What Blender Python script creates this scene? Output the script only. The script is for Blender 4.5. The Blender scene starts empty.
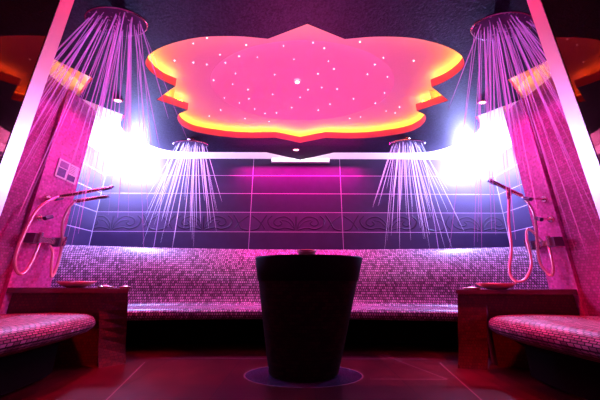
import bpy, math, random
from mathutils import Vector, Matrix
from mathutils.geometry import tessellate_polygon
random.seed(7)
S = bpy.context.scene
COL = S.collection
PI = math.pi
S.view_settings.view_transform = 'Standard'
S.view_settings.look = 'None'
S.cycles.use_denoising = True
S.cycles.volume_bounces = 0
S.cycles.sample_clamp_indirect = 6.0

# ------------------------------------------------------------------ helpers
class MB:
    def __init__(self):
        self.v = []; self.f = []; self.uv = []; self.mi = []; self.sm = []
    def add(self, verts, faces, uvs=None, m=0, smooth=False):
        b = len(self.v)
        self.v += [tuple(p) for p in verts]
        for k, fc in enumerate(faces):
            self.f.append([b + i for i in fc])
            self.uv.append(uvs[k] if uvs else None)
            self.mi.append(m); self.sm.append(smooth)
        return self
    def quad(self, a, b, c, d, m=0):
        return self.add([a, b, c, d], [(0, 1, 2, 3)], m=m)
    def box(self, x0, x1, y0, y1, z0, z1, m=0):
        p = [(x0,y0,z0),(x1,y0,z0),(x1,y1,z0),(x0,y1,z0),(x0,y0,z1),(x1,y0,z1),(x1,y1,z1),(x0,y1,z1)]
        return self.add(p, [(0,3,2,1),(4,5,6,7),(0,1,5,4),(1,2,6,5),(2,3,7,6),(3,0,4,7)], m=m)
    def prism(self, loops, z0, z1, m=0, sides=None, bottom=None, top=None):
        """extruded polygon (first loop outer, the rest holes)"""
        sides = m if sides is None else sides
        pts = [p for lp in loops for p in lp]; n = len(pts)
        tris = tessellate_polygon([[Vector((p[0], p[1], 0)) for p in lp] for lp in loops])
        zt = (lambda p: z1) if not callable(z1) else z1
        self.add([(p[0], p[1], z0) for p in pts], [tuple(t) for t in tris], m=m if bottom is None else bottom)
        self.add([(p[0], p[1], zt(p)) for p in pts], [tuple(t) for t in tris], m=m if top is None else top)
        for lp in loops:
            k = len(lp)
            vs = [(p[0], p[1], z0) for p in lp] + [(p[0], p[1], zt(p)) for p in lp]
            L = [0.0]
            for i in range(k):
                a, b = lp[i], lp[(i+1) % k]
                L.append(L[-1] + math.hypot(b[0]-a[0], b[1]-a[1]))
            uvs = [[(L[i], z0), (L[i+1], z0), (L[i+1], zt(lp[(i+1) % k])), (L[i], zt(lp[i]))] for i in range(k)]
            self.add(vs, [(i, (i+1) % k, k + (i+1) % k, k + i) for i in range(k)], uvs, m=sides)
        return self
    def lathe(self, prof, c=(0,0,0), n=48, rx=1.0, ry=1.0, shear=(0,0), m=0, smooth=True, ur=1.0):
        """profile of (r, z); elliptical by rx, ry; sheared sideways with height"""
        vs = []; fs = []; uvs = []
        L = [0.0]
        for a, b in zip(prof, prof[1:]): L.append(L[-1] + math.hypot(b[0]-a[0], b[1]-a[1]))
        for r, z in prof:
            for i in range(n):
                t = 2*PI*i/n
                vs.append((c[0] + r*rx*math.cos(t) + shear[0]*z, c[1] + r*ry*math.sin(t) + shear[1]*z, c[2] + z))
        for j in range(len(prof)-1):
            for i in range(n):
                i2 = (i+1) % n
                fs.append((j*n+i, j*n+i2, (j+1)*n+i2, (j+1)*n+i))
                u0, u1 = ur*2*PI*i/n, ur*2*PI*(i+1)/n
                uvs.append([(u0, L[j]), (u1, L[j]), (u1, L[j+1]), (u0, L[j+1])])
        return self.add(vs, fs, uvs, m=m, smooth=smooth)
    def tube(self, path, r, n=10, m=0, cap=True, smooth=True):
        path = [Vector(p) for p in path]; k = len(path)
        rr = r if isinstance(r, (list, tuple)) else [r]*k
        vs = []; fs = []
        up = None
        for i, p in enumerate(path):
            t = (path[min(i+1, k-1)] - path[max(i-1, 0)]).normalized()
            if up is None:
                up = Vector((0,0,1)) if abs(t.z) < .9 else Vector((1,0,0))
            a = t.cross(up); a.normalize(); b = a.cross(t); b.normalize(); up = b
            for j in range(n):
                q = 2*PI*j/n
                vs.append(p + a*math.cos(q)*rr[i] + b*math.sin(q)*rr[i])
        for i in range(k-1):
            for j in range(n):
                j2 = (j+1) % n
                fs.append((i*n+j, i*n+j2, (i+1)*n+j2, (i+1)*n+j))
        self.add(vs, fs, m=m, smooth=smooth)
        if cap:
            self.add(vs[:n], [tuple(range(n))], m=m); self.add(vs[-n:], [tuple(range(n))], m=m)
        return self
    def grid(self, rows, m=0, smooth=True, uvrows=None, closed=False):
        nr, nc = len(rows), len(rows[0])
        vs = [p for r in rows for p in r]
        fs = []; uvs = []
        for i in range(nr-1):
            for j in range(nc-1):
                fs.append((i*nc+j, i*nc+j+1, (i+1)*nc+j+1, (i+1)*nc+j))
                if uvrows: uvs.append([uvrows[i][j], uvrows[i][j+1], uvrows[i+1][j+1], uvrows[i+1][j]])
        return self.add(vs, fs, uvs if uvrows else None, m=m, smooth=smooth)
    def build(self, name, mats, parent=None):
        me = bpy.data.meshes.new(name)
        me.from_pydata(self.v, [], self.f)
        if not isinstance(mats, (list, tuple)): mats = [mats]
        for mt in mats: me.materials.append(mt)
        lay = me.uv_layers.new(name='UVMap')
        for k, p in enumerate(me.polygons):
            p.material_index = self.mi[k]; p.use_smooth = self.sm[k]
            u = self.uv[k]
            if u is None:
                nn = p.normal; ax = max(range(3), key=lambda a: abs(nn[a]))
                for li in p.loop_indices:
                    co = me.vertices[me.loops[li].vertex_index].co
                    lay.data[li].uv = ((co.y, co.z), (co.x, co.z), (co.x, co.y))[ax]
            else:
                for q, li in enumerate(p.loop_indices): lay.data[li].uv = u[q]
        me.update()
        o = bpy.data.objects.new(name, me); COL.objects.link(o)
        if parent is not None:
            o.parent = parent
            o.matrix_parent_inverse = Matrix.Translation(-Vector(parent.location)) if parent.type == 'EMPTY' else Matrix()
        return o

def thing(name, label, cat, loc=(0,0,0), group=None):
    o = bpy.data.objects.new(name, None); COL.objects.link(o)
    o.location = loc; o.empty_display_size = .1
    o['label'] = label; o['category'] = cat
    if group: o['group'] = group
    return o
def tag(o, label, cat, group=None, kind=None):
    o['label'] = label; o['category'] = cat
    if group: o['group'] = group
    if kind: o['kind'] = kind
    return o
def struct(o, label=None, cat=None):
    o['kind'] = 'structure'
    if label: o['label'] = label
    if cat: o['category'] = cat
    return o
def crom(pts, n=8, closed=False):
    out = []; k = len(pts); P = [Vector(p) for p in pts]
    for i in range(k - (0 if closed else 1)):
        p1, p2 = P[i], P[(i+1) % k]
        p0 = P[i-1] if (i > 0 or closed) else p1*2 - p2
        p3 = P[(i+2) % k] if (i+2 < k or closed) else p2*2 - p1
        for s in range(n):
            t = s/n
            out.append(.5*((2*p1) + (p2-p0)*t + (2*p0-5*p1+4*p2-p3)*t*t + (3*p1-p0-3*p2+p3)*t**3))
    if not closed: out.append(P[-1].copy())
    return [tuple(p) for p in out]

# ------------------------------------------------------------------ materials
def newmat(name):
    m = bpy.data.materials.new(name); m.use_nodes = True
    nt = m.node_tree; nt.nodes.clear()
    out = nt.nodes.new('ShaderNodeOutputMaterial')
    return m, nt, out
def N(nt, t, **kw):
    n = nt.nodes.new(t)
    for k, v in kw.items(): setattr(n, k, v)
    return n
def plain(name, col, rough=.5, metal=0, spec=.5, noise=0.0, nscale=20, bump=0.0, emit=None, estr=0):
    m, nt, out = newmat(name)
    b = N(nt, 'ShaderNodeBsdfPrincipled')
    b.inputs['Base Color'].default_value = (*col, 1); b.inputs['Roughness'].default_value = rough
    b.inputs['Metallic'].default_value = metal; b.inputs['Specular IOR Level'].default_value = spec
    if emit:
        b.inputs['Emission Color'].default_value = (*emit, 1); b.inputs['Emission Strength'].default_value = estr
    if noise or bump:
        tc = N(nt, 'ShaderNodeTexCoord'); nz = N(nt, 'ShaderNodeTexNoise')
        nz.inputs['Scale'].default_value = nscale; nz.inputs['Detail'].default_value = 4
        nt.links.new(tc.outputs['Object'], nz.inputs['Vector'])
        if noise:
            mr = N(nt, 'ShaderNodeMapRange'); mr.inputs['To Min'].default_value = 1-noise; mr.inputs['To Max'].default_value = 1+noise
            nt.links.new(nz.outputs['Fac'], mr.inputs['Value'])
            mx = N(nt, 'ShaderNodeVectorMath', operation='SCALE'); mx.inputs[0].default_value = col
            nt.links.new(mr.outputs[0], mx.inputs['Scale']); nt.links.new(mx.outputs[0], b.inputs['Base Color'])
        if bump:
            bp = N(nt, 'ShaderNodeBump'); bp.inputs['Strength'].default_value = bump; bp.inputs['Distance'].default_value = .005
            nt.links.new(nz.outputs['Fac'], bp.inputs['Height']); nt.links.new(bp.outputs[0], b.inputs['Normal'])
    nt.links.new(b.outputs[0], out.inputs['Surface'])
    return m
def emis(name, col, s):
    m, nt, out = newmat(name)
    e = N(nt, 'ShaderNodeEmission'); e.inputs['Color'].default_value = (*col, 1); e.inputs['Strength'].default_value = s
    nt.links.new(e.outputs[0], out.inputs['Surface']); return m
def bricks(name, c1, c2, mortar, bw, bh, ms, offset=.5, uo=0, vo=0, rough=.3, bump=.4, var=0.0, spec=.5, metal=0.0, vnoise=0.0):
    m, nt, out = newmat(name)
    b = N(nt, 'ShaderNodeBsdfPrincipled'); b.inputs['Roughness'].default_value = rough; b.inputs['Specular IOR Level'].default_value = spec
    b.inputs['Metallic'].default_value = metal
    uv = N(nt, 'ShaderNodeUVMap', uv_map='UVMap'); mp = N(nt, 'ShaderNodeMapping')
    mp.inputs['Location'].default_value = (-uo, -vo, 0)
    nt.links.new(uv.outputs[0], mp.inputs[0])
    br = N(nt, 'ShaderNodeTexBrick', offset=offset, offset_frequency=2, squash=1.0)
    br.inputs['Color1'].default_value = (*c1, 1); br.inputs['Color2'].default_value = (*c2, 1); br.inputs['Mortar'].default_value = (*mortar, 1)
    br.inputs['Scale'].default_value = 1; br.inputs['Brick Width'].default_value = bw; br.inputs['Row Height'].default_value = bh
    br.inputs['Mortar Size'].default_value = ms; br.inputs['Mortar Smooth'].default_value = .1; br.inputs['Bias'].default_value = 0
    nt.links.new(mp.outputs[0], br.inputs['Vector'])
    col = br.outputs['Color']
    if vnoise:
        nz = N(nt, 'ShaderNodeTexNoise'); nz.inputs['Scale'].default_value = 6; nz.inputs['Detail'].default_value = 5
        nt.links.new(mp.outputs[0], nz.inputs['Vector'])
        mr = N(nt, 'ShaderNodeMapRange'); mr.inputs['To Min'].default_value = 1-vnoise; mr.inputs['To Max'].default_value = 1+vnoise
        nt.links.new(nz.outputs['Fac'], mr.inputs['Value'])
        sc = N(nt, 'ShaderNodeVectorMath', operation='SCALE'); nt.links.new(col, sc.inputs[0]); nt.links.new(mr.outputs[0], sc.inputs['Scale'])
        col = sc.outputs[0]
    nt.links.new(col, b.inputs['Base Color'])
    bp = N(nt, 'ShaderNodeBump', invert=True); bp.inputs['Strength'].default_value = bump; bp.inputs['Distance'].default_value = .003
    nt.links.new(br.outputs['Fac'], bp.inputs['Height']); nt.links.new(bp.outputs[0], b.inputs['Normal'])
    nt.links.new(b.outputs[0], out.inputs['Surface'])
    return m

M = {}
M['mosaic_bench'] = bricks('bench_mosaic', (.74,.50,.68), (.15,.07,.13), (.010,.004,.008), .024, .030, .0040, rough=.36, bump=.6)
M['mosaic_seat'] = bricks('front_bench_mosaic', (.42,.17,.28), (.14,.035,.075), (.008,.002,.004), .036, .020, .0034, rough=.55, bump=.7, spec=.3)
M['mosaic_wall'] = bricks('wall_mosaic', (.75,.12,.48), (.46,.04,.22), (.5,.12,.34), .022, .022, .0016, rough=.3, bump=.5)
M['mosaic_dark'] = bricks('side_wall_mosaic', (.46,.06,.28), (.25,.025,.13), (.2,.035,.10), .022, .022, .0018, rough=.35, bump=.5)  # wall mosaic again, the weaker light put into a darker colour
M['mosaic_ledge'] = bricks('ledge_mosaic', (.12,.012,.014), (.06,.006,.008), (.04,.005,.006), .022, .022, .0018, rough=.35, bump=.4)
M['mosaic_pot'] = bricks('pot_mosaic', (.030,.008,.010), (.014,.004,.006), (.008,.003,.004), .05, .026, .002, rough=.6, bump=.4, spec=.08)
M['tile'] = bricks('wall_tile', (.036,.022,.070), (.028,.017,.056), (.50,.34,.52), 1.37, .2965, .0042, offset=0, uo=-.74, vo=.179, rough=.55, spec=.3, bump=.2, vnoise=.25)
M['tile_side'] = bricks('side_wall_tile', (.036,.022,.070), (.028,.017,.056), (.50,.34,.52), 1.37, .2965, .0042, offset=0, uo=.3, vo=.179, rough=.55, spec=.3, bump=.2, vnoise=.25)
M['scroll'] = plain('scroll_glaze', (.030,.017,.050), .5, spec=.2)
M['white'] = plain('white_plaster', (.85,.82,.82), .7, noise=.03)
M['panel'] = plain('speckled_dark_ceiling', (.050,.038,.078), .5, metal=.15, noise=1.0, nscale=75, bump=.7, spec=.25)
M['edge'] = plain('painted_panel_edge', (.80,.16,.22), .6)
M['recess'] = plain('recess_plaster', (.86,.58,.66), .75, noise=.04, nscale=60)
M['stone_dark'] = plain('dark_stone', (.005,.003,.004), .5, spec=.08)
M['counter'] = plain('ledge_stone', (.10,.05,.06), .15, noise=.3)
M['black'] = plain('recess_black', (.006,.003,.004), .9, spec=.05)  # shade under the bench overhangs put into the colour
M['chrome'] = plain('brushed_chrome', (.85,.55,.58), .22, metal=1)
M['copper'] = plain('polished_copper', (.95,.55,.52), .25, metal=.6)
M['hose'] = plain('metal_hose', (.95,.55,.60), .25, metal=.6)
M['alu'] = plain('brushed_aluminium', (.95,.62,.72), .34, metal=.85)
M['grey'] = plain('grey_plastic', (.10,.08,.16), .35)
M['bluep'] = plain('photo_ink', (.10,.09,.22), .4, noise=.8, nscale=40)
M['ink'] = plain('grey_ink', (.35,.25,.35), .5)
M['orange_led'] = emis('orange_led', (1.0,.45,.03), 19)
M['white_led'] = emis('white_led', (.82,.78,1.0), 14)
M['star'] = emis('star_point', (1.0,.75,.9), 5)
M['lamp_pink'] = emis('pink_lens', (1.0,.55,.75), 9)
M['lamp_blue'] = emis('blue_white_lens', (.62,.66,1.0), 60)

def mat_head():
    m, nt, out = newmat('shower_plate')
    b = N(nt, 'ShaderNodeBsdfPrincipled'); b.inputs['Metallic'].default_value = .35; b.inputs['Roughness'].default_value = .3
    tc = N(nt, 'ShaderNodeTexCoord'); vo = N(nt, 'ShaderNodeTexVoronoi'); vo.inputs['Scale'].default_value = 38; vo.inputs['Randomness'].default_value = .25
    nt.links.new(tc.outputs['Object'], vo.inputs['Vector'])
    rp = N(nt, 'ShaderNodeValToRGB'); rp.color_ramp.elements[0].position = .25; rp.color_ramp.elements[0].color = (.9,.75,.9,1)
    rp.color_ramp.elements[1].position = .45; rp.color_ramp.elements[1].color = (.10,.06,.12,1)
    nt.links.new(vo.outputs['Distance'], rp.inputs[0]); nt.links.new(rp.outputs[0], b.inputs['Base Color'])
    nt.links.new(b.outputs[0], out.inputs['Surface']); return m
M['head'] = mat_head()
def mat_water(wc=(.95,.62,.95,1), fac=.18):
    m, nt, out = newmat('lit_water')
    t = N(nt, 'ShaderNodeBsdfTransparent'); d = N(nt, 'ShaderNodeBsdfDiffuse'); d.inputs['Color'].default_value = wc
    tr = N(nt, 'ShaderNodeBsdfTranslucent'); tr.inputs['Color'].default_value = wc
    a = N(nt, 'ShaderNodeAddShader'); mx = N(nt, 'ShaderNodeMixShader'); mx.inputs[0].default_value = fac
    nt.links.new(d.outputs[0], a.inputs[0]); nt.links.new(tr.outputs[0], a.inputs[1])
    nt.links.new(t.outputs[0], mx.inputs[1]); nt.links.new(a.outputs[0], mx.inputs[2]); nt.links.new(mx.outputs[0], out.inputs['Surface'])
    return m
M['water'] = mat_water((1,.42,.85,1), .20); M['water_far'] = mat_water((.86,.95,1,1), .30)  # lamp tints put into the water colour: pink near, blue-white far
def mat_floor():
    m = bricks('floor_tile', (.06,.005,.010), (.020,.003,.007), (.010,.002,.003), .62, .62, .004, offset=0, uo=.1, vo=.2, rough=.28, spec=.22, bump=.2, vnoise=.85)
    return m
M['floor'] = mat_floor()
M['inlay'] = plain('inlay_stone', (.045,.018,.055), .2, noise=.5, nscale=12)
M['inlay_line'] = plain('inlay_line_stone', (.22,.09,.13), .3)
def mat_glass():
    m, nt, out = newmat('smoked_glass')
    g = N(nt, 'ShaderNodeBsdfGlossy'); g.inputs['Roughness'].default_value = .02; g.inputs['Color'].default_value = (.62,.10,.11,1)
    d = N(nt, 'ShaderNodeBsdfDiffuse'); d.inputs['Color'].default_value = (.006,.003,.004,1)
    fr = N(nt, 'ShaderNodeFresnel'); fr.inputs['IOR'].default_value = 2.2
    mx = N(nt, 'ShaderNodeMixShader'); nt.links.new(fr.outputs[0], mx.inputs[0])
    nt.links.new(d.outputs[0], mx.inputs[1]); nt.links.new(g.outputs[0], mx.inputs[2]); nt.links.new(mx.outputs[0], out.inputs['Surface'])
    return m
M['glass'] = mat_glass()

# ------------------------------------------------------------------ room shell
ZT, ZP, ZS = 2.49, 2.50, 2.672        # top of tiling, underside of dropped panel, ceiling slab
ZB = 2.545
PX, SX, YB, YP, YF = 2.30, 3.05, 3.90, 2.60, .66
struct(MB().box(-SX-.1, SX+.1, -1.4, YB+.1, -.12, 0).build('floor', M['floor']))
# back wall
w = MB(); w.quad((-SX,YB,0),(SX,YB,0),(SX,YB,ZB),(-SX,YB,ZB)); w.quad((-SX,YB,ZB),(SX,YB,ZB),(SX,YB,ZS),(-SX,YB,ZS), 1)
w.quad((-SX-.1,YB+.1,0),(SX+.1,YB+.1,0),(SX+.1,YB+.1,ZS),(-SX-.1,YB+.1,ZS), 1)
struct(w.build('wall_back', [M['tile'], M['white']]))
for s, nm in ((-1,'left'), (1,'right')):
    w = MB()
    w.quad((s*SX,YP,0),(s*SX,YB,0),(s*SX,YB,ZB),(s*SX,YP,ZB)); w.quad((s*SX,YP,ZB),(s*SX,YB,ZB),(s*SX,YB,ZS),(s*SX,YP,ZS), 1)
    struct(w.build('wall_' + nm, [M['tile_side'], M['white']]))
    w = MB(); y1 = 2.22 if s < 0 else 2.335
    w.quad((s*PX,YP,0),(s*SX,YP,0),(s*SX,YP,ZT),(s*PX,YP,ZT)); w.quad((s*PX,YP,ZT),(s*SX,YP,ZT),(s*SX,YP,ZS),(s*PX,YP,ZS), 2)
    w.quad((s*PX,y1,0),(s*PX,YP,0),(s*PX,YP,ZT),(s*PX,y1,ZT))
    w.quad((s*(PX+.03),y1,0),(s*PX,y1,0),(s*PX,y1,ZT),(s*(PX+.03),y1,ZT))  # small step added where the light and dark parts meet
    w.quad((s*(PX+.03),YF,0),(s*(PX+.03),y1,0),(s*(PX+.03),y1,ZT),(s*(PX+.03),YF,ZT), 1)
    w.quad((s*(PX+.03),YF,ZT),(s*(PX+.03),YP,ZT),(s*(PX+.03),YP,ZS),(s*(PX+.03),YF,ZS), 2)
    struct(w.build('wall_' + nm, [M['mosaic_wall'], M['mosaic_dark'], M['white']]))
# front wall with door opening (behind the open glass leaves)
w = MB()
for s in (-1, 1):
    w.box(min(s*.80, s*(PX+.1)), max(s*.80, s*(PX+.1)), YF-.10, YF, 0, ZS)
w.box(-.80, .80, YF-.10, YF, 2.15, ZS)
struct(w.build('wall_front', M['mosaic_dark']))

# ceiling slab with shallow dome over the flower opening
DC = (.02, 2.42); DRX, DRY, DH = .98, .60, .13
w = MB(); rows = []; n = 72
for k in range(0, 13):
    r = max(k/12, .001)
    rows.append([(DC[0]+DRX*r*math.cos(2*PI*i/n), DC[1]+DRY*r*math.sin(2*PI*i/n), ZS + DH*(1-r**2.4)) for i in range(n+1)])
w.grid(rows)
outer = []
for i in range(n+1):
    t = 2*PI*i/n; c, s_ = math.cos(t), math.sin(t)
    k = min(((SX+.1-DC[0]*(1 if c>0 else -1))/abs(c)) if abs(c)>1e-6 else 1e9, ((YB+.1-DC[1])/s_) if s_>1e-6 else (((YF-.1)-DC[1])/s_ if s_<-1e-6 else 1e9))
    outer.append((DC[0]+k*c, DC[1]+k*s_, ZS))
w.grid([rows[-1], outer], smooth=False)
w.box(-SX-.1, SX+.1, YF-.1, YB+.1, ZS+.2, ZS+.26)
struct(w.build('ceiling', M['recess']))

# flower outline (half, mirrored), x offset drifts slightly
def fx(x, y): return x + .05*(3.30-y)/1.78
def half_flower(grow=0.0):
    a = [(.304,1.654),(.538,1.632),(.80,1.638),(1.02,1.680),(1.212,1.747),(1.345,1.828),(1.412,1.915),(1.410,2.01),(1.36,2.11),(1.264,2.195)]
    b = [(1.286,2.578),(1.42,2.66),(1.475,2.78),(1.46,2.915),(1.34,3.04),(.995,3.15),(.68,3.184),(.333,3.17)]
    return [(0,1.525)] + crom([(*p,0) for p in a], 5) + [(1.544,2.397)] + crom([(*p,0) for p in b], 5) + [(0,3.301)]
hf = [(p[0], p[1]) for p in half_flower()]
flower = [(fx(x,y), y) for x, y in hf] + [(fx(-x,y), y) for x, y in hf[-2:0:-1]]
def offset(loop, d):
    k = len(loop); out = []
    area = sum(loop[i][0]*loop[(i+1)%k][1]-loop[(i+1)%k][0]*loop[i][1] for i in range(k))
    sg = 1 if area > 0 else -1
    for i in range(k):
        a, b, c = Vector(loop[i-1]), Vector(loop[i]), Vector(loop[(i+1)%k])
        n1 = Vector(((b-a).y, -(b-a).x)).normalized()*sg; n2 = Vector(((c-b).y, -(c-b).x)).normalized()*sg
        nn = (n1+n2); nn = nn.normalized() if nn.length > 1e-6 else n1
        out.append((b.x+nn.x*d, b.y+nn.y*d))
    return out
ph = [(0,3.846),(.50,3.59)] + [(x, 3.59) for x in (.9,1.3)] + [p[:2] for p in crom([(1.65,3.59,0),(1.9,3.56,0),(2.08,3.45,0),(2.2,3.28,0),(2.26,3.12,0),(2.25,2.97,0),(2.19,2.84,0),(2.10,2.75,0)], 4)] + \
     [(2.03,2.69),(2.325,2.37),(1.97,2.09),(2.325,1.62),(2.325,YF+.001)]
panel = ph + [(-x, y) for x, y in ph[:0:-1]]
w = MB().prism([panel, flower], ZP, ZP+.09, m=0, sides=1, top=2)
struct(w.build('ceiling_panel', [M['panel'], M['edge'], M['white']]))
# unseen upstand added behind the LED, keeps the cove light in the flower
cur = offset(flower, .17)
w = MB(); k = len(cur)
w.add([(p[0],p[1],ZP+.09) for p in cur]+[(p[0],p[1],ZS) for p in cur], [(i,(i+1)%k,k+(i+1)%k,k+i) for i in range(k)])
struct(w.build('trim_1', M['recess']))
led = offset(flower, .07)
w = MB().tube([(p[0],p[1],ZP+.105) for p in led+led[:1]], .010, n=6)
tag(w.build('led_strip', M['orange_led']), 'orange glowing LED strip hidden along the flower shaped ceiling recess', 'light')
# white LED along the back cove, orange LED in the two notches near the side walls
wl = [(-x, y) for x, y in ph[:30][::-1]] + ph[1:30]
bl = [p for p in offset(panel, -.07) if p[1] > 2.75]
bl.sort(key=lambda p: math.atan2(p[0], p[1]-2.2))
tag(MB().tube([(p[0],p[1],ZP+.105) for p in bl], .012, n=6).build('led_strip', M['white_led']), 'white glowing LED strip along the back edge of the dropped ceiling', 'light')
for s, side in ((-1,'left'),(1,'right')):
    pts = [(s*2.22,1.66),(s*1.90,2.09),(s*2.24,2.40)]
    tag(MB().tube([(p[0],p[1],ZP+.105) for p in pts], .008, n=6).build('led_strip', M['orange_led']),
        'orange LED strip in the pointed ceiling notch over the %s mosaic wall' % side, 'light')

# scroll ornament band on the back wall (glazed relief inside the tile pattern)
w = MB()
def rib(pts, r=.010):
    w.tube([(p[0], YB-.001, p[1]) for p in crom([(q[0],q[1],0) for q in pts], 6)], r, n=5, cap=False)
def ornament(cx, z0=1.508):
    for s in (-1,1):
        rib([(cx+s*.02,z0-.11),(cx+s*.05,z0+.0),(cx+s*.16,z0+.085),(cx+s*.29,z0+.06),(cx+s*.33,z0-.01),(cx+s*.27,z0-.05),(cx+s*.21,z0-.02),(cx+s*.24,z0+.02)], .011)
        rib([(cx+s*.02,z0-.10),(cx+s*.12,z0+.01),(cx+s*.22,z0+.035)], .008)
        rib([(cx+s*.03,z0-.11),(cx+s*.16,z0-.08),(cx+s*.27,z0-.10),(cx+s*.38,z0-.06),(cx+s*.42,z0+.03),(cx+s*.36,z0+.10)], .011)
        rib([(cx+s*.44,z0+.11),(cx+s*.50,z0+.02),(cx+s*.56,z0-.09),(cx+s*.66,z0-.12)], .011)
        rib([(cx+s*.46,z0-.10),(cx+s*.55,z0+.02),(cx+s*.66,z0+.10)], .009)
        rib([(cx+s*.0,z0-.11),(cx+s*.01,z0+.09)], .008)
for cx in (-2.78,-1.425,-.055,1.315,2.68): ornament(cx)
w.v = [(min(max(p[0], -SX+.01), SX-.01), p[1], p[2]) for p in w.v]
w.v = [(p[0], YB-.0005-(YB-.001-p[1]+.011)*.12, p[2]) for p in w.v]
jx = [-SX+.012, -2.11, -.74, .63, 2.0, SX-.012]
for a_, b_ in zip(jx, jx[1:]):
    w.quad((a_+.005,YB-.0004,1.3695),(b_-.005,YB-.0004,1.3695),(b_-.005,YB-.0004,1.6565),(a_+.005,YB-.0004,1.6565), 1)
struct(w.build('trim_2', [M['scroll'], plain('decor_tile', (.058,.032,.092), .5, spec=.3, noise=.2, nscale=8)]))
w = MB()
for s in (-1,1):
    xa, xb = sorted((s*(SX-.006), s*(SX-.0005)))
    w.box(xa, xb, YB-.006, YB-.0005, 1.0, ZB)
struct(w.build('trim_6', plain('corner_grout', (.5,.38,.52), .6)))

# ------------------------------------------------------------------ back bench
def arc(x): return -.45*(x/SX)**2
prof = [(3.36,.02),(3.36,.20),(3.30,.27),(3.06,.285),(2.985,.30),(2.955,.335),(2.955,.365),(2.975,.39),(3.02,.40),(3.15,.40),(3.30,.395),(3.36,.40),(3.405,.435),(3.43,.53),(3.455,.66),(3.51,.82),(3.61,.98),(3.69,1.06),(3.725,1.088),(3.76,1.092),(4.3,1.092)]
def bench_grid(sl):
    rows = []; uvr = []; L = 0; last = None
    for y, z in sl:
        if last: L += math.hypot(y-last[0], z-last[1])
        last = (y, z)
        rows.append([(x, max(min(y+arc(x), YB-.002), YP+.01 if abs(x) > PX-.05 else 0), z) for x in xs]); uvr.append([(x*1.01, L) for x in xs])
    return rows, uvr
xs = [-SX+.004 + (2*SX-.008)*i/60 for i in range(61)]
bench = thing('mosaic_bench', 'long curved mosaic bench along the back wall under the dark tiles', 'bench', (0,3.2,0))
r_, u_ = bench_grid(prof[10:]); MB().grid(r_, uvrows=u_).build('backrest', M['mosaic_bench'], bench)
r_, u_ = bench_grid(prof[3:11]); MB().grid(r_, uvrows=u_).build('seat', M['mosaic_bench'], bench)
r_, u_ = bench_grid(prof[:4]); MB().grid(r_, uvrows=u_).build('base', M['black'], bench)

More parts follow.
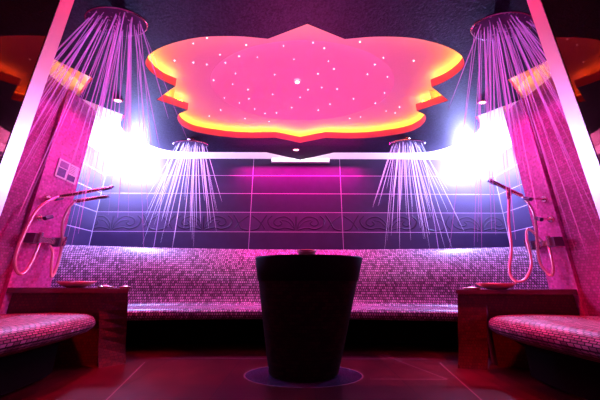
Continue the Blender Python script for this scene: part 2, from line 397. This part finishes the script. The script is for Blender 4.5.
# ------------------------------------------------------------------ ledge walls, front benches
def zled(p): return .598 + .012*(abs(p[0])-1.47)
for s, side in ((-1,'left'),(1,'right')):
    xo = 0 if s < 0 else -.03
    def X(v): return s*(v + (xo if v < 1.9 else 0))
    lw = thing('ledge_wall', 'low dark red dividing wall with stone ledge on the %s, ending in a tapered pillar' % side, 'partition', (s*1.9,2.5,0))
    # body between pillar and side wall, front recedes behind the ledge edge
    body = [(X(1.66),2.50),(X(2.06),2.43),(X(PX-.003),2.27 if s < 0 else 2.38),(X(PX-.003),2.64),(X(1.70),2.64)]
    MB().prism([body], 0, .565).build('dividing_wall', M['mosaic_ledge'], lw)
    # pillar, wider at the top
    top = [(X(1.495),2.47),(X(1.74),2.46),(X(1.74),2.64),(X(1.61),2.64)]
    bot = [(X(1.485),2.57),(X(1.62),2.44),(X(1.66),2.64),(X(1.56),2.64)]
    if s > 0: bot = [(1.30,2.47),(1.52,2.44),(1.52,2.64),(1.42,2.64)]; top = [(1.37,2.46),(1.62,2.46),(1.62,2.64),(1.49,2.64)]
    m_ = MB(); rows = []
    for i in range(9):
        t = i/8; e = t**1.3
        fl = .03*max(0, 1-t*5)
        rows.append([(b[0]+(a[0]-b[0])*e - s*fl, b[1]+(a[1]-b[1])*e - fl*.6, .565*t) for a, b in zip(top+top[:1], bot+bot[:1])])
    m_.grid(rows, smooth=False)
    m_.build('pillar', M['mosaic_ledge'], lw)
    xe = 1.475 if s < 0 else 1.345
    slab = [(s*xe,2.44),(s*1.75,2.42),(s*2.06,2.36),(s*(PX-.003),2.22 if s < 0 else 2.34),(s*(PX-.003),2.66),(s*(xe+.13),2.66)]
    MB().prism([slab], .566, zled).build('ledge_top', M['counter'], lw)

    fb = thing('mosaic_bench', 'rounded mosaic bench in the %s foreground in front of the low ledge wall' % side, 'bench', (s*1.9,1.6,0))
    # rounded nose: plan outline from pillar end forward
    edge = crom([(1.93,2.44,0),(1.70,2.40,0),(1.61,2.29,0),(1.575,2.12,0),(1.55,1.90,0),(1.545,1.65,0),(1.55,1.40,0),(1.57,1.1,0),(1.60,.70,0)], 6) if s < 0 else \
           crom([(1.86,2.43,0),(1.62,2.405,0),(1.505,2.33,0),(1.465,2.20,0),(1.46,2.0,0),(1.48,1.75,0),(1.51,1.45,0),(1.54,1.1,0),(1.58,.70,0)], 6)
    inn = [(PX-.0, 2.30 - 1.6*i/(len(edge)-1)) for i in range(len(edge))]
    inn = [(min(PX+.02, 2.28), max(min(y, 2.24), .70)) for x, y in inn]
    sec = [(.20,.02),(.20,.20),(.13,.25),(.035,.285),(.005,.31),(-.002,.334),(.004,.358),(.022,.384),(.06,.402),(.12,.41),(.35,.413),(1,.413)]
    rows = []; uvr = []; ln = [0]
    for i in range(1, len(edge)): ln.append(ln[-1] + math.hypot(edge[i][0]-edge[i-1][0], edge[i][1]-edge[i-1][1]))
    for d, z in sec:
        row = []; ur = []
        for i, p in enumerate(edge):
            q = inn[i]; dl = math.hypot(q[0]-p[0], q[1]-p[1]); t = 1.0 if d == 1 else min(d/max(dl, .05), .95)
            row.append((s*(p[0]+(q[0]-p[0])*t), p[1]+(q[1]-p[1])*t, z)); ur.append((ln[i], z + (t*dl if z > .3 else 0)))
        rows.append(row); uvr.append(ur)
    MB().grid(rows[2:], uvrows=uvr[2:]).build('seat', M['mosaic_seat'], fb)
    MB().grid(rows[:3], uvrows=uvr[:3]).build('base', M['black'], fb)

# ------------------------------------------------------------------ central pot
pot = thing('stone_pot', 'large dark tapered mosaic pot standing in the middle of the floor', 'pot', (.03,2.27,0))
H1, HT = .665, .852
def pr(z): return .252 + (.437-.252)*(z/HT)**.95
PC = (.03, 2.27, 0); SH = (.053, 0); RY = .62
prof = [(0.02,.003),(pr(0)-.006,.003),(pr(.02),.02)] + [(pr(H1*i/8), H1*i/8) for i in range(1,9)]
MB().lathe(prof, PC, 64, 1, RY, SH, ur=.38).build('body', M['mosaic_pot'], pot)
prof = [(pr(H1)+.002, H1), (pr(H1)+.008, H1+.004), (pr(.75)+.008,.75), (pr(HT-.012)+.008, HT-.012), (pr(HT), HT), (pr(HT)-.03, HT+.002), (pr(HT)-.05, HT-.02), (.01, HT-.02)]
MB().lathe(prof, PC, 64, 1, RY, SH).build('rim', M['stone_dark'], pot)
bc = (.055, 2.20, HT-.019)
b = thing('metal_bowl', 'small reddish metal bowl lying on top of the big dark pot', 'bowl', bc)
MB().lathe([(.005,0),(.035,0),(.055,.02),(.072,.05),(.076,.064),(.071,.064),(.066,.05),(.05,.024),(.03,.008),(.004,.006)], bc, 32, 1, .8).build('bowl', M['copper'], b)
MB().lathe([(.072,.061),(.079,.061),(.081,.066),(.079,.070),(.072,.070)], bc, 32, 1, .8).build('bowl_rim', M['copper'], b)

# flat purplish disc round the pot, thin ring, border lines
def ring(rx, ry, d, m, nm, z):
    n_ = 72; w = MB(); rows = [[(.03+(rx+q)*math.cos(2*PI*i/n_), 2.28+(ry+q*ry/rx)*math.sin(2*PI*i/n_), z) for i in range(n_+1)] for q in (0, d)]
    return struct(w.grid(rows, smooth=False).build(nm, m))
ring(.02, .012, .42, M['inlay'], 'trim_3', .0015)
ring(.43, .26, .012, M['inlay_line'], 'trim_4', .002)
w = MB()
for pts in ([(-1.25,2.72),(1.2,2.72)], [(.5,2.19),(1.05,2.19)], [(-.95,1.2),(-1.32,2.6)], [(.95,1.2),(1.2,2.6)], [(.78,2.9),(1.05,2.19)]):
    (xa,ya),(xb,yb) = pts; d = Vector((xb-xa, yb-ya)).normalized(); nrm = Vector((-d.y, d.x))*.004
    w.quad((xa-nrm.x,ya-nrm.y,.001),(xb-nrm.x,yb-nrm.y,.001),(xb+nrm.x,yb+nrm.y,.001),(xa+nrm.x,ya+nrm.y,.001))
struct(w.build('trim_5', M['inlay_line']))

# ------------------------------------------------------------------ overhead showers with water
def shower(x, y, z, rx, ry, label, wlabel, n, zend, spread, seed, rad):
    t = thing('overhead_shower', label, 'shower', (x,y,z), 'round overhead showers in the ceiling')
    dsc = MB().lathe([(.01,.045),(.3,.04),(.85,.02),(.99,.008),(1,0),(.985,-.006),(.95,-.008)], (x,y,z), 48, rx, ry).build('disc', M['chrome'], t)
    # lathe uses unit radius, z in metres
    MB().lathe([(.955,-.007),(.6,-.010),(.005,-.012)], (x,y,z), 48, rx, ry).build('nozzle_plate', M['head'], dsc)
    MB().lathe([(.018,.04),(.018,ZP-z-.012),(.045,ZP-z-.012),(.045,ZP-z-.001),(.005,ZP-z-.001)], (x,y,z), 20).build('stem', M['chrome'], t)
    w = MB(); rnd = random.Random(seed)
    w = MB()
    for i in range(n):
        a = i*2.39996 + rnd.uniform(-.25,.25); q = math.sqrt((i+.5)/n)
        x0, y0 = x+rx*.9*q*math.cos(a), y+ry*.9*q*math.sin(a)
        sp = spread*(.75+.5*rnd.random())
        x1, y1 = x+(rx+sp)*q*math.cos(a), y+(ry+sp*.75)*q*math.sin(a)
        ze = zend + rnd.random()*.55*(z-zend)
        pts = []
        for k in range(7):
            u = k/6; pts.append((x0+(x1-x0)*u, y0+(y1-y0)*u, z-.014-(z-.014-ze)*u))
        r0 = rad*(.5+.8*rnd.random())
        w.tube(pts, [r0*.8, r0, r0, r0*.95, r0*.8, r0*.6, r0*.2], n=5, cap=False)
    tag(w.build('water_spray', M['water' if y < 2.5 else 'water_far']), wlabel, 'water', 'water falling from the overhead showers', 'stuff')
shower(-1.31,1.45,2.42,.215,.115,'big round shower head at top left of the dark ceiling, spraying water','fan of pink lit water strands falling from the near left shower head',54,.75,.36,1,.0036)
shower(1.45,1.475,2.42,.215,.115,'big round shower head at top right of the dark ceiling, spraying water','fan of pink lit water strands falling from the near right shower head',54,.75,.36,2,.0036)
shower(-1.47,3.22,2.42,.235,.115,'smaller looking round shower head before the back wall left of the flower tip','pale blue lit water strands falling from the far left shower head',46,1.0,.30,3,.0038)
shower(1.42,3.18,2.42,.235,.115,'smaller looking round shower head before the back wall right of the flower tip','pale blue lit water strands falling from the far right shower head',46,1.0,.30,4,.0038)

# ------------------------------------------------------------------ ceiling lights
def downlight(x, y, label, lens=M['lamp_pink'], r=.036):
    t = thing('downlight', label, 'ceiling light', (x,y,ZP), 'small pink downlights in the dark ceiling')
    MB().lathe([(r*1.5,-.001),(r*1.5,-.006),(r*1.1,-.010),(r*.95,-.006)], (x,y,ZP), 28, 1, .6).build('trim_ring', M['edge'], t)  # ring coloured red to stand for the halo round the lens
    MB().lathe([(r*.97,-.007),(r*.5,-.009),(.001,-.010)], (x,y,ZP), 24, 1, .6).build('lens', lens, t)
downlight(-1.94,2.41,'small pink downlight in the dark ceiling beside the near left water spray')
downlight(1.94,2.42,'small pink downlight in the dark ceiling beside the near right water spray')
downlight(-.06,3.50,'small pink downlight in the dark ceiling below the flower tip, above the tiled wall')
# centre light and star points in the dome
t = thing('downlight', 'bright small centre light in the middle of the magenta flower recess', 'ceiling light', (-.035,2.46,ZS+DH-.01))
MB().lathe([(.030,.004),(.030,-.005),(.024,-.007)], (-.035,2.46,ZS+DH-.012), 20).build('trim_ring', M['white'], t)
MB().lathe([(.024,-.006),(.001,-.008)], (-.035,2.46,ZS+DH-.012), 20).build('lens', M['star'], t)
def dome_z(x, y):
    r2 = ((x-DC[0])/DRX)**2 + ((y-DC[1])/DRY)**2
    return ZS + (DH*(1-r2**1.2) if r2 < 1 else 0)
star0 = None; rnd = random.Random(11); pts = []
while len(pts) < 54:
    x, y = rnd.uniform(-1.2,1.28), rnd.uniform(1.78,3.05)
    if abs(x) > .95 and not (1.85 < y < 2.1 or 2.65 < y < 2.95): continue
    if all(math.hypot(x-p[0], y-p[1]) > .11 for p in pts) and math.hypot(x+.035, y-2.46) > .12: pts.append((x, y))
for i, (x, y) in enumerate(pts):
    if star0 is None:
        star0 = MB().lathe([(.0085,.004),(.0085,-.003),(.001,-.006)], (0,0,0), 8).build('star_light', M['star'])
        tag(star0, 'tiny white star point light scattered in the magenta flower recess', 'star light', 'star points in the flower recess'); o = star0
    else:
        o = star0.copy(); COL.objects.link(o)
    o.location = (x, y, dome_z(x, y) - .003); k = rnd.uniform(.7,1.15); o.scale = (k*.5,k*.5,1)

# corner lamps on back wall
for s, side in ((-1,'left'),(1,'right')):
    x, z = s*2.55, 2.40
    t = thing('corner_lamp', 'dazzling blue white lamp at the top %s corner of the tiled back wall' % side, 'lamp', (x,YB,z))
    w = MB(); n_ = 28
    def disc(pr_):
        return [[(x+r*math.cos(2*PI*i/n_), YB-d, z+r*math.sin(2*PI*i/n_)) for i in range(n_+1)] for r, d in pr_]
    MB().grid(disc([(.065,.001),(.065,.03),(.058,.04),(.05,.036)])).build('housing', M['alu'], t)
    MB().grid(disc([(.055,.038),(.04,.05),(.001,.055)])).build('lens', M['lamp_blue'], t)

# white box at the top centre of the back wall
t = thing('wall_lamp', 'slim white horizontal box light at the top centre of the tiled wall', 'wall light', (0,YB,2.47))
MB().box(-.455,.465,YB-.045,YB-.001,2.47,2.545).build('housing', M['white'], t)
MB().box(-.445,.455,YB-.05,YB-.0455,2.482,2.535).build('diffuser', emis('box_diffuser', (1,.82,.95), 3), t)  # front face given its own glow to show white

# ------------------------------------------------------------------ hand showers and mixers
def mirror_pts(pts, s): return [(s*abs(p[0]), p[1], p[2]) for p in pts]
def handset(name, label, base, tip, hose, s, r0=.013, wide=1.8):
    t = thing(name, label, 'hand shower', base)
    B, T = Vector(base), Vector(tip); d = (T-B).normalized()
    a = d.cross(Vector((0,0,1))).normalized(); n_ = a.cross(d)
    rows = []
    for u, w_, h_ in ((0,.015,.015),(.02,.019,.018),(.45,.020,.018),(.62,.028,.017),(.75,.040,.016),(.97,.044,.014),(1,.038,.010)):
        c = B + (T-B)*u
        rows.append([tuple(c + a*math.cos(q)*w_*wide/1.8 + n_*math.sin(q)*h_) for q in [2*PI*i/14 for i in range(15)]])
    m_ = MB().grid(rows); m_.add(rows[-1][:-1], [tuple(range(14))])
    hd = m_.build('handle', M['chrome'], t)
    c = B + (T-B)*.86 - n_*.0165
    rows = [[tuple(c + a*math.cos(q)*.030*k + d*math.sin(q)*.05*k - n_*(.002 if k < 1 else 0)) for q in [2*PI*i/16 for i in range(17)]] for k in (1.0,.9,.02)]
    MB().grid(rows, smooth=False).build('spray_face', M['grey'], hd)
    MB().tube(crom(hose, 8), .0118, n=10).build('hose', M['hose'], t)
    return t
def mixer(s, side, y0, z0):
    x = s*PX
    t = thing('shower_mixer', 'chrome shower mixer with square handles on the %s pink mosaic wall' % side, 'tap', (x,y0,z0))
    w = MB(); xa, xb = sorted((x - s*.035, x - s*.09)); w.box(xa, xb, y0-.09, y0+.09, z0-.022, z0+.022); w.build('body', M['chrome'], t)
    for dy in (-.12, .12):
        xa, xb = sorted((x - s*.03, x - s*.11)); h = MB().box(xa, xb, y0+dy-.034, y0+dy+.034, z0-.04, z0+.04).build('handle', M['grey'], t)
        xa, xb = sorted((x - s*.111, x - s*.135)); MB().box(xa, xb, y0+dy-.010, y0+dy+.010, z0-.032, z0+.05).build('lever', M['chrome'], h)
    for dy in (-.08, .08):
        MB().tube([(x - s*.001, y0+dy, z0),(x - s*.036, y0+dy, z0)], .02, n=12).build('wall_union', M['chrome'], t)
def holder(s, label, y, z, reach=.10):
    x = s*PX
    t = thing('shower_holder', label, 'bracket', (x,y,z))
    MB().tube([(x - s*.001,y,z),(x - s*.014,y,z)], .03, n=18).build('rosette', M['chrome'], t)
    MB().tube([(x - s*.014,y,z),(x - s*reach,y,z+.004)], .011, n=10).build('arm', M['chrome'], t)
    MB().tube([(x - s*reach,y-.03,z-.012),(x - s*reach,y+.03,z+.018)], .019, n=12).build('cradle', M['grey'], t)
# left side
handset('hand_shower', 'chrome paddle hand shower on the left wall, its hose in the wide outer loop', (-2.20,2.33,1.395), (-1.95,2.63,1.60),
        [(-2.20,2.325,1.392),(-2.20,2.22,1.302),(-2.20,2.155,1.188),(-2.20,2.118,.983),(-2.20,2.112,.827),(-2.20,2.148,.74),(-2.20,2.204,.71),(-2.20,2.247,.783),(-2.21,2.28,.93),(-2.235,2.31,1.02)], -1)
handset('hand_shower', 'thin chrome hand shower on the left wall, its hose in the narrow inner loop', (-2.16,2.46,1.39), (-2.00,2.66,1.51),
        [(-2.16,2.46,1.39),(-2.18,2.435,1.30),(-2.19,2.43,1.157),(-2.19,2.48,.978),(-2.19,2.49,.80),(-2.19,2.465,.695),(-2.19,2.43,.79),(-2.20,2.42,.90),(-2.235,2.41,.965)], -1, wide=.9)
mixer(-1, 'left', 2.36, 1.0)
holder(-1, 'small round chrome bracket holding the paddle hand shower on the left wall', 2.33, 1.375)
holder(-1, 'lower chrome hose bracket above the mixer on the left wall', 2.30, 1.19, .085)
# right side
handset('hand_shower', 'flat chrome paddle hand shower on the right wall pointing up to the left', (2.15,2.465,1.462), (1.95,2.58,1.672),
        [(2.15,2.465,1.462),(2.165,2.42,1.34),(2.17,2.415,1.21),(2.18,2.47,.99),(2.18,2.49,.84),(2.19,2.46,.745),(2.20,2.43,.72),(2.205,2.40,.78),(2.215,2.40,.90),(2.235,2.42,.965)], 1, wide=2.0)
handset('hand_shower', 'thin upright chrome hand shower on the right wall, hose hanging to the ledge', (2.045,2.50,1.44), (2.05,2.50,1.53),
        [(2.045,2.50,1.44),(1.99,2.50,1.20),(1.955,2.50,.95),(1.90,2.51,.76),(1.93,2.50,.672),(2.02,2.50,.69),(2.10,2.50,.80),(2.12,2.50,.93),(2.13,2.51,1.05),(2.18,2.52,1.15),(2.235,2.47,1.02)], 1, wide=.8)
mixer(1, 'right', 2.46, 1.0)
holder(1, 'small round chrome bracket below the paddle hand shower on the right wall', 2.40, 1.41, .16)
holder(1, 'lower chrome hose bracket above the mixer on the right wall', 2.39, 1.215, .12)

# ------------------------------------------------------------------ bowls and trays on ledges
def bowl(x, y, r, h, label, ry=.7):
    c = (x, y, zled((x,)) )
    t = thing('metal_bowl', label, 'bowl', c)
    MB().lathe([(.005,.001),(r*.45,.001),(r*.75,h*.35),(r*.95,h*.8),(r,h),(r*.96,h),(r*.7,h*.42),(r*.4,h*.14),(.004,h*.1)], c, 40, 1, ry).build('bowl', M['copper'], t)
    MB().lathe([(r*.97,h-.003),(r*1.05,h-.002),(r*1.06,h+.003),(r*.97,h+.004)], c, 40, 1, ry).build('bowl_rim', M['copper'], t)
def tray(x, y, r, label, name='soap_dish'):
    c = (x, y, zled((x,)))
    t = thing(name, label, 'dish', c)
    MB().lathe([(.004,.001),(r*.8,.001),(r,.016),(r*.96,.018),(r*.78,.006),(.004,.005)], c, 32, 1, .6).build('dish', M['chrome'], t)
    MB().lathe([(.005,.006),(r*.35,.006),(r*.4,.014),(r*.33,.024),(.004,.026)], c, 24, 1, .6).build('soap', M['white'], t)
bowl(-1.99,2.50,.155,.05,'wide copper bowl on the left ledge under the hand showers')
tray(-1.74,2.53,.075,'small flat metal dish on the left ledge beside the copper bowl')
tray(-1.57,2.54,.055,'smallest flat metal dish at the pillar end of the left ledge')
bowl(1.76,2.52,.165,.05,'wide copper bowl on the right ledge under the hanging hose')
tray(1.55,2.54,.085,'flat metal dish at the pillar end of the right ledge')

# notice on left wall
t = thing('notice_board', 'white notice with dark photo panels on the left pink mosaic wall', 'sign', (-PX,2.44,1.69))
def nq(y0, y1, z0, z1, d, m, nm, par): 
    return MB().box(-PX+.001, -PX+d, y0, y1, z0, z1).build(nm, m, par)
nq(2.325,2.565,1.598,1.782,.010,M['white'],'board',t)
nq(2.345,2.435,1.705,1.765,.0125,plain('photo_mauve',(.30,.18,.38),.4,noise=.5,nscale=30),'photo',t)
nq(2.340,2.425,1.615,1.695,.0125,M['bluep'],'photo',t)
nq(2.450,2.540,1.612,1.668,.0125,M['bluep'],'photo',t)
w = MB()
for k in range(5):
    w.box(-PX+.001,-PX+.012,2.455+.01*(k%2),2.52+.012*((k*3)%3),1.69+.016*k,1.695+.016*k)
w.build('text_lines', M['ink'], t)

# ------------------------------------------------------------------ open glass door leaves
for s, side in ((-1,1),(1,2)):
    d = MB().box(min(s*.756,s*.748), max(s*.756,s*.748), -.35, .612, .012, 2.12).build('door_%d' % side, M['glass'])
    struct(d)
    MB().box(min(s*.768,s*.746), max(s*.768,s*.746), .612, .650, .005, 2.13).build('door_edge', M['alu'], d)
    MB().box(min(s*.764,s*.742), max(s*.764,s*.742), -.35, .612, 2.12, 2.135).build('door_edge', M['alu'], d)

# ------------------------------------------------------------------ steam
def mat_mist(c, rad, dens):
    m, nt, out = newmat('steam'); v = N(nt, 'ShaderNodeVolumeScatter'); v.inputs['Color'].default_value = (.95,.92,1,1)
    tc = N(nt, 'ShaderNodeTexCoord'); ds = N(nt, 'ShaderNodeVectorMath', operation='DISTANCE'); ds.inputs[1].default_value = c
    nt.links.new(tc.outputs['Object'], ds.inputs[0])
    mr = N(nt, 'ShaderNodeMapRange'); mr.inputs['From Min'].default_value = 0; mr.inputs['From Max'].default_value = rad
    mr.inputs['To Min'].default_value = 1; mr.inputs['To Max'].default_value = 0
    nt.links.new(ds.outputs['Value'], mr.inputs['Value'])
    pw = N(nt, 'ShaderNodeMath', operation='POWER'); pw.inputs[1].default_value = 1.6; nt.links.new(mr.outputs[0], pw.inputs[0])
    ml = N(nt, 'ShaderNodeMath', operation='MULTIPLY'); ml.inputs[1].default_value = dens; nt.links.new(pw.outputs[0], ml.inputs[0])
    nt.links.new(ml.outputs[0], v.inputs['Density'])
    nt.links.new(v.outputs[0], out.inputs['Volume']); return m
for s, side in ((-1,'left'),(1,'right')):
    x0, x1 = sorted((s*(SX-.02), s*1.45))
    tag(MB().box(x0,x1,2.75,YB-.07,1.30,ZP-.01).build('steam', mat_mist((s*2.45,3.66,2.40), 1.45, .5)),
        'glowing white steam around the lamp in the top %s back corner' % side, 'steam', kind='stuff')

# ------------------------------------------------------------------ lights
def lamp(name, kind, loc, col, power, size=.1, rot=None, spot=None, blend=.5):
    l = bpy.data.lights.new(name, kind); l.color = col; l.energy = power
    if kind == 'AREA': l.size = size
    else: l.shadow_soft_size = size
    if spot: l.spot_size = spot; l.spot_blend = blend
    o = bpy.data.objects.new(name, l); COL.objects.link(o); o.location = loc
    if rot: o.rotation_euler = rot
    return o
for s in (-1, 1):
    lamp('corner_light', 'POINT', (s*2.55, 3.71, 2.39), (.36,.39,1.0), 330, .05)
    lamp('red_light', 'SPOT', (s*1.72, 2.0, 2.44), (1.0,.0,.02), 340, .05, (.04,0,0), .85, .8)  # unseen spot added to redden the front bench tips
    lamp('red_floor_light', 'SPOT', (s*1.15, 2.0, 2.44), (1.0,.02,.0), 150, .05, (0,0,0), .55, .6)
    lamp('pink_downlight', 'SPOT', (s*1.94, 2.41, 2.48), (1.0,.03,.60), 24, .04, (0,0,0), 2.6, .8)
    lamp('pink_wall_light', 'SPOT', (s*2.08, 2.25, 2.49), (1.0,.05,.38), 16, .05, (0,s*.35,0), 2.7, .7)  # added spot, no fixture there, washes the pier wall pink
lamp('magenta_light', 'POINT', (0, 2.80, 1.80), (1.0,.01,.36), 9, .15)  # unseen fill added in mid-room for the magenta ambience
lamp('pink_uplight', 'SPOT', (0, 2.35, 1.05), (1.0,.09,.44), 88, .15, (PI,0,0), 1.75, .6)  # added fill without a source, aimed up at the flower recess
o = lamp('pink_wall_washer', 'AREA', (0,3.70,2.455), (1.0,.0,.36), 78, 1.9, (-.15,0,0)); o.data.shape = 'RECTANGLE'; o.data.size_y = .12  # unseen area lamp added to graze the tiles in magenta
lamp('red_floor_light', 'SPOT', (0,1.3,2.44), (1.0,.0,.04), 8, .05, (0,0,0), 2.0, .9)
lamp('violet_light', 'SPOT', (0,.9,2.44), (.25,.05,1.0), 3, .05, (0,0,0), 2.4, .9)  # weak unseen spot added to tint the foreground violet

W = bpy.data.worlds.new('night'); S.world = W; W.use_nodes = True
W.node_tree.nodes['Background'].inputs[0].default_value = (.004,.0015,.003,1)

# ------------------------------------------------------------------ camera
P, R, Hc = math.radians(17.2), math.radians(.2), .65
U0 = Vector((0,-math.sin(P),math.cos(P))); R0 = Vector((1,0,0)); Fw = Vector((0,math.cos(P),math.sin(P)))
Rv = R0*math.cos(R) + U0*math.sin(R); Uv = -R0*math.sin(R) + U0*math.cos(R)
cam = bpy.data.cameras.new('camera'); cam.sensor_width = 36; cam.lens = 268/600*36; cam.clip_start = .02
co = bpy.data.objects.new('camera', cam); COL.objects.link(co)
co.matrix_world = Matrix(((Rv.x,Uv.x,-Fw.x,0),(Rv.y,Uv.y,-Fw.y,0),(Rv.z,Uv.z,-Fw.z,Hc),(0,0,0,1)))
S.camera = co
